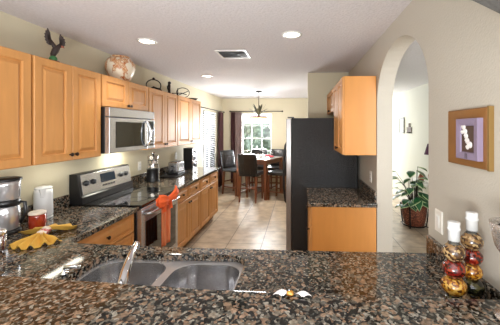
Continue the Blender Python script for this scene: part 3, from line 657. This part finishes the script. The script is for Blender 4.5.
def wing(dy, dz, n_, spread, L_):
    m = MB(); root = Vector((ex, ey+.012, zt+.125)); elbow = root+Vector((0, dy, dz))
    m.tube([root, root.lerp(elbow, .5), elbow], [.016, .015, .009], 8)
    for k in range(n_):
        a = spread[0]+(spread[1]-spread[0])*k/(n_-1); d = Vector((0, math.cos(a), math.sin(a)))
        s_ = root.lerp(elbow, .45+.55*(1-k/(n_-1)) if dy < 0 else .45+.55*(1-k/(n_-1))); w_ = Vector((1, 0, 0)).cross(d)*.0085
        e = s_+d*L_*(1-.05*k-.06*(k%2))
        mid = s_.lerp(e, .6); tt = Vector((.003, 0, 0))
        m.rings([[s_-w_-tt, s_+w_-tt, s_+w_+tt, s_-w_+tt], [mid-w_*1.2-tt, mid+w_*1.2-tt, mid+w_*1.2+tt, mid-w_*1.2+tt], [e-w_*.3-tt*.5, e+w_*.3-tt*.5, e+w_*.3+tt*.5, e-w_*.3+tt*.5]], smooth=False)
    m.build('wing', 'eagle', eg)
wing(-.036, .070, 11, (math.radians(100), math.radians(165)), .088)
wing(.030, .045, 10, (math.radians(92), math.radians(20)), .080)
eg.rotation_euler = (0, 0, math.radians(-47))
# painted pot
cx, cy = -1.945, 2.96
pt = thing('painted_pot', 'large cream clay pot with painted terracotta leaves on the wall cabinets', 'pot', (cx, cy, zt))
MB().lathe([(.07, zt), (.08, zt+.005), (.125, zt+.09), (.146, zt+.155), (.144, zt+.20), (.118, zt+.245), (.085, zt+.262)], (cx, cy, 0), n=36).build('body', 'potcream', pt)
MB().lathe([(.085, zt+.263), (.096, zt+.270), (.09, zt+.282), (.05, zt+.292), (.005, zt+.296)], (cx, cy, 0), n=30).build('lid', 'potcream', pt)
# iron ornaments
def ring(c, ry, rz, r, a0=0, a1=360, n=28): return [Vector(c)+Vector((0, ry*math.cos(math.radians(a0+(a1-a0)*i/n)), rz*math.sin(math.radians(a0+(a1-a0)*i/n)))) for i in range(n+1)]
cx, cy = -1.93, 3.63
g1 = thing('iron_ornament', 'iron hoop ornament with a small ball on top, nearest the pot', 'ornament', (cx, cy, zt))
MB().box(cx-.03, cx+.03, cy-.07, cy+.10, zt, zt+.02).build('base', 'iron', g1, .005)
MB().tube(ring((cx, cy, zt+.075), .088, .075, .006, -40, 220), .007).build('hoop', 'iron', g1); MB().ell((cx, cy, zt+.162), .017, .017, .017, 10, 6).build('ball', 'iron', g1)
MB().tube([(cx, cy-.05, zt+.02), (cx, cy, zt+.05), (cx, cy+.04, zt+.035), (cx, cy+.09, zt+.03)], [.008, .014, .012, .006], 8).build('animal', 'iron', g1)
g1.rotation_euler = (0, 0, math.radians(-60))
cx, cy = -1.93, 4.07
g2 = thing('iron_ornament', 'upright dark iron figure between the two hoop ornaments', 'ornament', (cx, cy, zt))
MB().box(cx-.03, cx+.03, cy-.045, cy+.045, zt, zt+.012).build('base', 'iron', g2, .003)
MB().tube([(cx, cy, zt+.012), (cx, cy+.012, zt+.06), (cx, cy-.012, zt+.10), (cx, cy+.008, zt+.14), (cx, cy, zt+.175)], [.024, .018, .026, .022, .012], 12).build('body', 'iron', g2)
MB().ell((cx, cy+.015, zt+.18), .022, .030, .024, 12, 8).build('head', 'iron', g2); MB().tube([(cx, cy-.01, zt+.11), (cx, cy-.045, zt+.10), (cx, cy-.05, zt+.13)], .009).build('arm', 'iron', g2)
cx, cy = -1.93, 4.52
g3 = thing('iron_ornament', 'iron hoop ornament with crossed rods, right of the upright figure', 'ornament', (cx, cy, zt))
MB().box(cx-.03, cx+.03, cy-.06, cy+.06, zt, zt+.012).build('base', 'iron', g3, .003)
MB().tube(ring((cx, cy+.02, zt+.092), .10, .08, .006), .006).build('hoop', 'iron', g3)
MB().tube([(cx, cy-.15, zt+.075), (cx, cy, zt+.085), (cx, cy+.08, zt+.06)], .007).build('rod', 'iron', g3); MB().tube([(cx, cy-.06, zt+.012), (cx, cy-.06, zt+.16)], [.010, .007]).build('rod', 'iron', g3); MB().tube([(cx, cy-.05, zt+.05), (cx, cy+.10, zt+.12)], .006).build('rod', 'iron', g3)
g3.rotation_euler = (0, 0, math.radians(-64))
cx, cy = -1.90, 4.90
g4 = MB().lathe([(.05, zt), (.055, zt+.004), (.10, zt+.035), (.102, zt+.038), (.09, zt+.034), (.03, zt+.012)], (cx, cy, 0), n=24).build('iron_dish', 'iron'); tag(g4, 'low dark dish on the farthest left wall cabinet', 'dish')

# ------------------------------------------------------------------ pendant lamp
cx, cy = -.895, 6.2
pd = thing('pendant_lamp', 'pendant lamp with metal leaves and glowing bowl over the dining table', 'pendant lamp', (cx, cy, 1.78))
MB().lathe([(.005, ZC-.001), (.065, ZC-.001), (.062, ZC-.02), (.02, ZC-.03)], (cx, cy, 0), n=24).build('canopy', 'iron', pd)
MB().tube([(cx, cy, ZC-.03), (cx, cy, 1.90)], .007).build('rod', 'iron', pd)
MB().lathe([(.012, 1.90), (.03, 1.92), (.022, 1.96), (.03, 1.99), (.012, 2.04), (.018, 2.07), (.008, 2.10)], (cx, cy, 0), n=16).build('column', 'pewter', pd)
for k in range(10):
    a = k*2*math.pi/10+.3; d = Vector((math.cos(a), math.sin(a), 0)); L_ = .19 if k % 2 else .14; hh = .13 if k % 2 else .23; m = MB(); R = []
    for t in (0, .3, .6, .85, 1):
        p = Vector((cx, cy, 1.935))+d*(.02+L_*t)+Vector((0, 0, hh*(t**.8))); w_ = Vector((-d.y, d.x, 0))*(.004+.022*math.sin(math.pi*min(1, t*.9+.08))); u = Vector((0, 0, .002))
        R.append([p-w_, p+u*2, p+w_, p-u])
    m.rings(R, smooth=False); m.build('leaf', 'pewter', pd)
MB().lathe([(.20, 1.885), (.196, 1.872), (.15, 1.835), (.08, 1.805), (.012, 1.795), (.01, 1.80), (.078, 1.812), (.146, 1.842), (.19, 1.876), (.194, 1.885)], (cx, cy, 0), n=36, cap=False).build('glass_bowl', 'bowl', pd)
MB().lathe([(.200, 1.868), (.210, 1.878), (.208, 1.898), (.198, 1.89)], (cx, cy, 0), n=36, cap=False).build('rim', 'rust', pd)
MB().lathe([(.003, 1.76), (.012, 1.77), (.008, 1.78), (.013, 1.795)], (cx, cy, 0), n=12).build('finial', 'iron', pd)
l = bpy.data.lights.new('pendant', 'POINT'); l.energy = 36; l.color = (1, .97, .93); l.shadow_soft_size = .08
o = bpy.data.objects.new('pendant_light', l); o.location = (0, 0, -.08); o.parent = pd; COL.objects.link(o)

# ------------------------------------------------------------------ dining table and chairs
TC = Vector((-.95, 6.85, 0)); TA = math.atan2(.55, -.21) # direction helper
fx = Vector((.76, -.34, 0)).normalized(); fy = Vector((.34, .76, 0)).normalized()
def T(u, v, zz): p = TC+fx*u+fy*v; return Vector((p.x, p.y, zz))
hs = .42
tb = thing('dining_table', 'square counter-height dining table with pale top and brown wooden legs', 'table', TC)
def tbox(u0, u1, v0, v1, z0, z1): return MB().rings([[T(u0, v0, q), T(u1, v0, q), T(u1, v1, q), T(u0, v1, q)] for q in (z0, z1)], smooth=False)
tbox(-hs, hs, -hs, hs, .885, .915).build('tabletop', 'walnut', tb, .004)
tbox(-hs+.03, hs-.03, -hs+.03, hs-.03, .9155, .921).build('glass_inlay', 'ceramic', tb)
m = MB()
for q in ((-hs+.05, hs-.05, -hs+.05, -hs+.07), (-hs+.05, hs-.05, hs-.07, hs-.05), (-hs+.05, -hs+.07, -hs+.07, hs-.07), (hs-.07, hs-.05, -hs+.07, hs-.07)):
    m.rings([[T(q[0], q[2], w_), T(q[1], q[2], w_), T(q[1], q[3], w_), T(q[0], q[3], w_)] for w_ in (.80, .8845)], smooth=False)
m.build('apron', 'walnut', tb)
for su in (-1, 1):
    for sv in (-1, 1):
        u, v = su*(hs-.04), sv*(hs-.04); MB().rings([[T(u-r, v-r, q), T(u+r, v-r, q), T(u+r, v+r, q), T(u-r, v+r, q)] for r, q in ((.028, 0), (.038, .8), (.038, .8845))], smooth=False).build('leg', 'walnut', tb, .003)
def chair(label):
    t = thing('dining_chair', label, 'chair', (0, 0, 0), 'counter-height chairs around the dining table')
    m = MB(); m.box(-.225, .225, -.20, .23, .57, .65); m.build('seat', 'leather', t, .025, 4)
    m = MB(); R = []
    for h, w_, y in ((.58, .205, -.215), (.70, .215, -.225), (.85, .22, -.245), (.98, .22, -.27), (1.06, .21, -.285), (1.075, .19, -.288)):
        R.append([Vector((x, yy, h)) for x, yy in rrect(-w_, w_, y-.035, y+.035, .03, 3)])
    m.rings(R); bk = m.build('backrest', 'leather', t)
    for r in range(3):
        for c in range(3 if r % 2 == 0 else 2):
            x = (-.12+.12*c) if r % 2 == 0 else (-.06+.12*c); h = .76+.10*r; y = -.225-.0028*(h-.7)*100*.55+.037
            MB().ell((x, y+.002, h), .018, .009, .018, 8, 5).build('button', 'black', bk)
    m = MB()
    for x in (-.075, .075): m.tube([(x, -.262, .62), (x, -.292, .85), (x, -.318, 1.04)], .003, 6)
    for h in (.72, .86): m.tube([(-.2, -.266-(h-.7)*.13, h), (.2, -.266-(h-.7)*.13, h)], .003, 6)
    m.build('back_seam', 'black', bk)
    for sx in (-1, 1):
        for (y, y2) in ((-.19, -.24), (.20, .21)):
            MB().rings([[Vector((sx*.19+a*r, yy+b_*r, h)) for a, b_ in ((-1, -1), (1, -1), (1, 1), (-1, 1))] for r, h, yy in ((.016, 0, y2), (.024, .569, y))], smooth=False).build('leg', 'walnut', t)
    MB().box(-.175, .175, .195, .217, .24, .27).build('footrest', 'walnut', t)
    MB().box(-.175, .175, -.232, -.212, .30, .325).build('stretcher', 'walnut', t)
    for sx in (-1, 1): MB().box(sx*.19-.009, sx*.19+.009, -.20, .19, .18, .205).build('stretcher', 'walnut', t)
    return t
c0 = chair('black leather chair at the table with its plain back turned to the kitchen')
spots = [((-1.08, 6.33), (.2, .98), None),
         ((-1.60, 6.94), (.85, -.5), 'black chair left of the table with its tufted inner back facing the camera'),
         ((-.43, 6.47), (-.91, .41), 'black chair at the right of the table, seen edge-on beside the refrigerator'),
         ((-.58, 7.28), (-.1, -1), 'black chair behind the table at the right, under the far window corner'),
         ((-1.08, 7.33), (0, -1), 'black chair behind the table in front of the far window, low behind the tableware')]
for (p, d, lb) in spots:
    c = c0 if lb is None else copy_tree(c0)
    c.location = (p[0], p[1], 0); c.rotation_euler = (0, 0, math.atan2(d[1], d[0])-math.pi/2)
    if lb: c['label'] = lb
# tableware
def at_t(u, v): p = T(u, v, .9215); return p
pl0 = None
for (u, v, lb) in ((-.05, -.27, 'white plate with red napkin on the side of the dining table nearest the kitchen'), (.27, .05, 'white plate with red napkin on the right side of the dining table'), (-.27, .05, 'white plate with red napkin on the left side of the dining table'), (.05, .27, 'white plate with red napkin on the window side of the dining table')):
    p = at_t(u, v)
    if pl0 is None:
        pl0 = thing('dinner_plate', lb, 'plate', p, 'place settings on the dining table')
        MB().lathe([(.06, p.z), (.07, p.z+.002), (.125, p.z+.018), (.127, p.z+.020), (.07, p.z+.007), (.01, p.z+.006)], (p.x, p.y, 0), n=28).build('plate', 'ceramic', pl0)
        m = MB(); m.rings([[Vector((p.x+r*math.cos(a*math.pi/8)*(1+.12*(a % 2)), p.y+r*math.sin(a*math.pi/8)*(1+.12*(a % 2)), h)) for a in range(16)] for r, h in ((.02, p.z+.0075), (.065, p.z+.02), (.08, p.z+.045), (.05, p.z+.05), (.02, p.z+.03))]); m.build('red_napkin', 'napred', pl0)
    else:
        c = copy_tree(pl0); c.location = p; c['label'] = lb
gl0 = None
for (u, v, lb) in ((.12, -.20, 'clear stemmed glass at the front corner of the dining table'), (.20, .22, 'clear stemmed glass at the right rear of the dining table'), (-.22, -.16, 'clear stemmed glass at the left front of the dining table')):
    p = at_t(u, v)
    if gl0 is None:
        gl0 = MB().lathe([(.03, p.z), (.030, p.z+.003), (.004, p.z+.008), (.004, p.z+.07), (.028, p.z+.09), (.036, p.z+.12), (.032, p.z+.16), (.030, p.z+.16), (.033, p.z+.12), (.001, p.z+.08)], (p.x, p.y, 0), n=20, cap=False).build('wine_glass', 'clear'); tag(gl0, lb, 'glass', 'glasses on the dining table'); gl0.location = p
    else:
        c = gl0.copy(); COL.objects.link(c); c.location = p; c['label'] = lb
p = at_t(0, 0)
fb = thing('centrepiece_bowl', 'white bowl with pale shells in the middle of the dining table', 'bowl', p)
MB().lathe([(.04, p.z), (.05, p.z+.005), (.10, p.z+.05), (.105, p.z+.065), (.095, p.z+.06), (.045, p.z+.015)], (p.x, p.y, 0), n=28).build('bowl', 'ceramic', fb)
m = MB(); [m.ell((p.x+.05*math.cos(k*1.3), p.y+.05*math.sin(k*1.3), p.z+.058+.006*(k % 3)), .025, .022, .018, 10, 6) for k in range(6)]; m.build('shells', 'shell', fb)

# ------------------------------------------------------------------ right wall picture
pic = thing('framed_artwork', 'square mauve-framed shell picture on a gilded board on the right wall', 'picture', (XR, 1.262, 1.458))
MB().panel(NX(XR-.0005), 1.112, 1.397, 1.460, 1.706, .018, raised=False).build('backing_board', 'gold', pic)
m = MB(); m.box(XR-.0195, XR-.001, 1.100, 1.1115, 1.458, 1.708); m.build('board_edge', 'goldedge', pic)
FY0, FY1, FZ0, FZ1 = 1.135, 1.288, 1.492, 1.664
P = NX(XR-.019)
m = MB(); m.rings([[P(FY0+i, FZ0+i, h), P(FY1-i, FZ0+i, h), P(FY1-i, FZ1-i, h), P(FY0+i, FZ1-i, h)] for i, h in ((0, 0), (0, .020), (.003, .022), (.028, .019), (.030, .012))], smooth=False, cap0=True, cap1=True); frm = m.build('picture_frame', 'mauve', pic)
MB().panel(NX(XR-.0315), FY0+.031, FY1-.031, FZ0+.031, FZ1-.031, .001, raised=False).build('panel', 'brown', frm)
m = MB()
for (u, v, r) in ((1.239, 1.628, .012), (1.227, 1.610, .012), (1.221, 1.590, .012), (1.213, 1.570, .013), (1.195, 1.554, .014), (1.247, 1.606, .008), (1.211, 1.543, .009)):
    pts = [Vector((XR-.0355, u+(r*(1-i/26))*math.cos(i*.55), v+(r*(1-i/26))*math.sin(i*.55))) for i in range(24)]
    m.tube(pts, .0026, 6)
    m.tube([(XR-.0327, u, v), (XR-.035, u, v)], r, 14)
m.build('shell_ornament', 'shell', frm)
m = MB(); m.tube([(XR-.0435, 1.212, 1.518), (XR-.0435, 1.212, 1.496)], .0012, 5); m.tube([(XR-.0435, 1.202, 1.518), (XR-.0435, 1.200, 1.496)], .0012, 5); m.build('stem', 'winf', frm)

# ------------------------------------------------------------------ layered bottles
def bottle(cx, cy, cols, label, zs):
    t = thing('layered_bottle', label, 'bottle', (cx, cy, z), 'decorative bottles on the worktop by the right wall')
    h0 = z
    for k, (c, r, h) in enumerate(cols):
        prof = [(.020, h0), (r*.72, h0+h*.10), (r*.95, h0+h*.30), (r, h0+h*.5), (r*.95, h0+h*.70), (r*.70, h0+h*.9), (.022, h0+h)]
        if k == 0: prof[0] = (r*.6, h0)
        MB().lathe(prof, (cx, cy, 0), n=28).build('lobe', c, t); h0 += h+.0004
    MB().lathe([(.019, h0), (.017, h0+.015), (.017, h0+.03)], (cx, cy, 0), n=20).build('neck', 'clear', t)
    MB().lathe([(.020, h0+.012), (.020, h0+.05), (.0225, h0+.052), (.0225, h0+.058), (.020, h0+.06), (.021, h0+.078), (.018, h0+.08), (.001, h0+.08)], (cx, cy, 0), n=24).build('cap', 'whitep', t)
bottle(.572, 1.066, (('olive', .040, .095), ('corn', .044, .063), ('chili', .039, .062), ('beans', .038, .061)), 'bottle of stacked glass lobes nearer the sink, its corn-filled lobe lowest in view', 0)
bottle(.668, 1.118, (('beans', .040, .066), ('olive', .042, .062), ('corn', .037, .056), ('chili', .038, .056), ('beans', .039, .062)), 'bottle of stacked glass lobes closest to the right wall backsplash', 0)
# pedestal bowl at the right edge
cx, cy, zb = .645, .86, 1.0535
pb = thing('pedestal_bowl', 'hammered silver pedestal bowl at the right edge of the bar', 'bowl', (cx, cy, zb))
MB().lathe([(.056, zb), (.058, zb+.006), (.045, zb+.012), (.018, zb+.03), (.012, zb+.06), (.014, zb+.15), (.022, zb+.18)], (cx, cy, 0), n=28).build('stem', 'silver', pb)
MB().lathe([(.022, zb+.181), (.040, zb+.188), (.056, zb+.215), (.066, zb+.260), (.070, zb+.285), (.064, zb+.286), (.052, zb+.22), (.02, zb+.195)], (cx, cy, 0), n=32).build('bowl', 'silver', pb)
MB().ell((cx-.030, cy+.005, zb+.268), .024, .024, .02, 14, 8).build('ball', 'iron', pb)

# shells on the bar
for i, (x, y, r, rx, lb) in enumerate(((-.055, .955, .022, .25, 'white scallop shell on the bar edge, left of the pair'), (.012, .952, .020, -.2, 'white scallop shell on the bar edge, right of the pair'))):
    m = MB(); R = []; n = 24
    for j in range(7):
        t = j/6; row = []
        for side in (0, 1):
            for k in range(n+1):
                q = k if not side else n-k; a = math.pi*(.12+.76*q/n)+rx
                rr = r*1.25*t+.003; hh = r*.75*math.sin(math.pi*min(1, t*.85+.1))*(.6+.4*math.sin(math.pi*q/n))+.0012*math.cos(q*2*math.pi/3)*t
                row.append(Vector((x+rr*math.cos(a)*1.15, y+rr*math.sin(a)-r*.6, 1.0537+hh*(1 if not side else .86))))
        R.append(row)
    m.rings(R); tag(m.build('scallop_shell', 'shell'), lb, 'shell')
m = MB(); m.ell((-.030, .952, 1.0535+.0085), .014, .012, .0085, 12, 8); tag(m.build('amber_pebble', 'corn'), 'small orange pebble between the two white shells on the bar', 'pebble')

# ------------------------------------------------------------------ hall beyond the arch
cx, cy = 1.93, 4.80
pp = thing('potted_plant', 'variegated leafy plant in a brown wicker basket beyond the arch', 'plant', (cx, cy, 0))
MB().lathe([(.15, .03), (.16, .035), (.19, .20), (.20, .36), (.205, .385), (.185, .385), (.18, .36), (.01, .35)], (cx, cy, 0), n=30).build('basket', 'wicker', pp)
m = MB()
for k in range(4):
    a = k*math.pi/2+.9; m.tube([(cx+.22*math.cos(a), cy+.22*math.sin(a), .012), (cx+.19*math.cos(a), cy+.19*math.sin(a), .03), (cx+.205*math.cos(a), cy+.205*math.sin(a), .15), (cx+.225*math.cos(a), cy+.225*math.sin(a), .36)], .011, 6)
m.tube([Vector((cx, cy, .03))+Vector((.185*math.cos(i*.2618), .185*math.sin(i*.2618), 0)) for i in range(25)], .010, 6); m.build('stand', 'iron', pp)
rnd = random.Random(3); ms = MB(); ml = MB()
def leafblade(m, p, d, L_, droop):
    d = d.normalized(); w_ = d.cross(Vector((0, 0, 1))).normalized(); pts = []
    prof = ((0, .05), (.2, .32), (.45, .42), (.7, .30), (.88, .13), (1, .01)); L = []; Rr = []; C = []
    for t, w in prof:
        q = p+d*L_*t+Vector((0, 0, -droop*L_*t*t)); C.append(q)
        L.append((q-w_*w*L_*.86+Vector((0, 0, .01)), q-w_*w*L_)); Rr.append((q+w_*w*L_*.86+Vector((0, 0, .01)), q+w_*w*L_))
    V = [[m.b.verts.new(v) for v in (l_[1], l_[0], c_, r_[0], r_[1])] for l_, c_, r_ in zip(L, C, Rr)]
    for a, b_ in zip(V, V[1:]):
        for i in range(4): m.mi = 1 if i in (0, 3) else 0; m.f([a[i], a[i+1], b_[i+1], b_[i]], True)
for k in range(46):
    a = rnd.uniform(0, 2*math.pi); h = rnd.uniform(.45, .80) if k > 3 else .92; rr = rnd.uniform(.10, .27)
    if k == 0: a, rr, h = math.pi*.98, .30, .90
    if k == 1: a, rr, h = -.3, .12, .98
    if k > 36: a = -1.9+rnd.uniform(-.9, .9); h = rnd.uniform(.36, .52); rr = rnd.uniform(.20, .28)
    if math.cos(a)*rr > .05: rr = .05/math.cos(a)
    e = Vector((cx+rr*math.cos(a), cy+rr*math.sin(a), h)); b_ = Vector((cx+.04*math.cos(a), cy+.04*math.sin(a), .36)); mid = b_.lerp(e, .5)+Vector((0, 0, .08))
    ms.tube([b_, mid, e], [.006, .004, .003], 6); leafblade(ml, e, Vector((math.cos(a+rnd.uniform(-.5, .5)), math.sin(a+rnd.uniform(-.5, .5)), rnd.uniform(-.3, .35))), rnd.uniform(.12, .19), rnd.uniform(.2, .7))
ms.build('stems', 'stem', pp); ml.build('foliage', ['leaf', 'leafedge'], pp)
# console table and lamp
ct = thing('console_table', 'pale narrow table against the hall wall behind the plant', 'table', (2.2, 5.2, 0))
MB().box(2.165, 2.328, 4.55, 5.75, .62, .65).build('top', 'white', ct, .004)
for x in (2.185, 2.305):
    for y in (4.60, 5.71): MB().box(x-.018, x+.018, y-.018, y+.018, 0, .619).build('leg', 'white', ct)
lp = thing('table_lamp', 'table lamp with purple shade beyond the arch', 'lamp', (2.225, 4.82, .6505))
MB().lathe([(.05, .6505), (.052, .665), (.02, .68), (.045, .76), (.055, .84), (.03, .93), (.01, .97), (.008, 1.20)], (2.225, 4.82, 0), n=20).build('base', 'rust', lp)
MB().lathe([(.115, 1.19), (.065, 1.37), (.063, 1.37), (.112, 1.19)], (2.225, 4.82, 0), n=28, cap=False).build('shade', 'purple', lp)
tag(MB().lathe([(.03, .6505), (.04, .66), (.055, .72), (.035, .78), (.02, .80), (.03, .82)], (2.235, 5.25, 0), n=18).build('vase', 'rust'), 'small brown vase on the hall table behind the plant', 'vase')
def frame_(y0, y1, z0, z1, label):
    t = thing('picture_frame', label, 'picture', (2.35, (y0+y1)/2, z0)); P = NX(2.3495)
    MB().rings([[P(y0+i, z0+i, h), P(y1-i, z0+i, h), P(y1-i, z1-i, h), P(y0+i, z1-i, h)] for i, h in ((0, 0), (0, .02), (.025, .02), (.027, .012))], smooth=False).build('frame', 'frame', t)
    MB().panel(NX(2.337), y0+.028, y1-.028, z0+.028, z1-.028, .001, raised=False).build('print', 'mount', t)
frame_(6.37, 6.68, 1.53, 1.88, 'dark-framed narrow picture on the hall wall beyond the arch')
hk = thing('key_rack', 'small brown wall rack with hooks right of the hall picture', 'wall rack', (2.345, 6.08, 1.50))
MB().box(2.335, 2.3495, 5.96, 6.20, 1.53, 1.66).build('board', 'brown', hk); MB().box(2.333, 2.3495, 6.04, 6.11, 1.661, 1.74).build('crest', 'brown', hk)
for k in range(4): MB().tube([(2.334, 5.99+k*.06, 1.55), (2.315, 5.99+k*.06, 1.53), (2.31, 5.99+k*.06, 1.545)], .004, 6).build('hook', 'iron', hk)
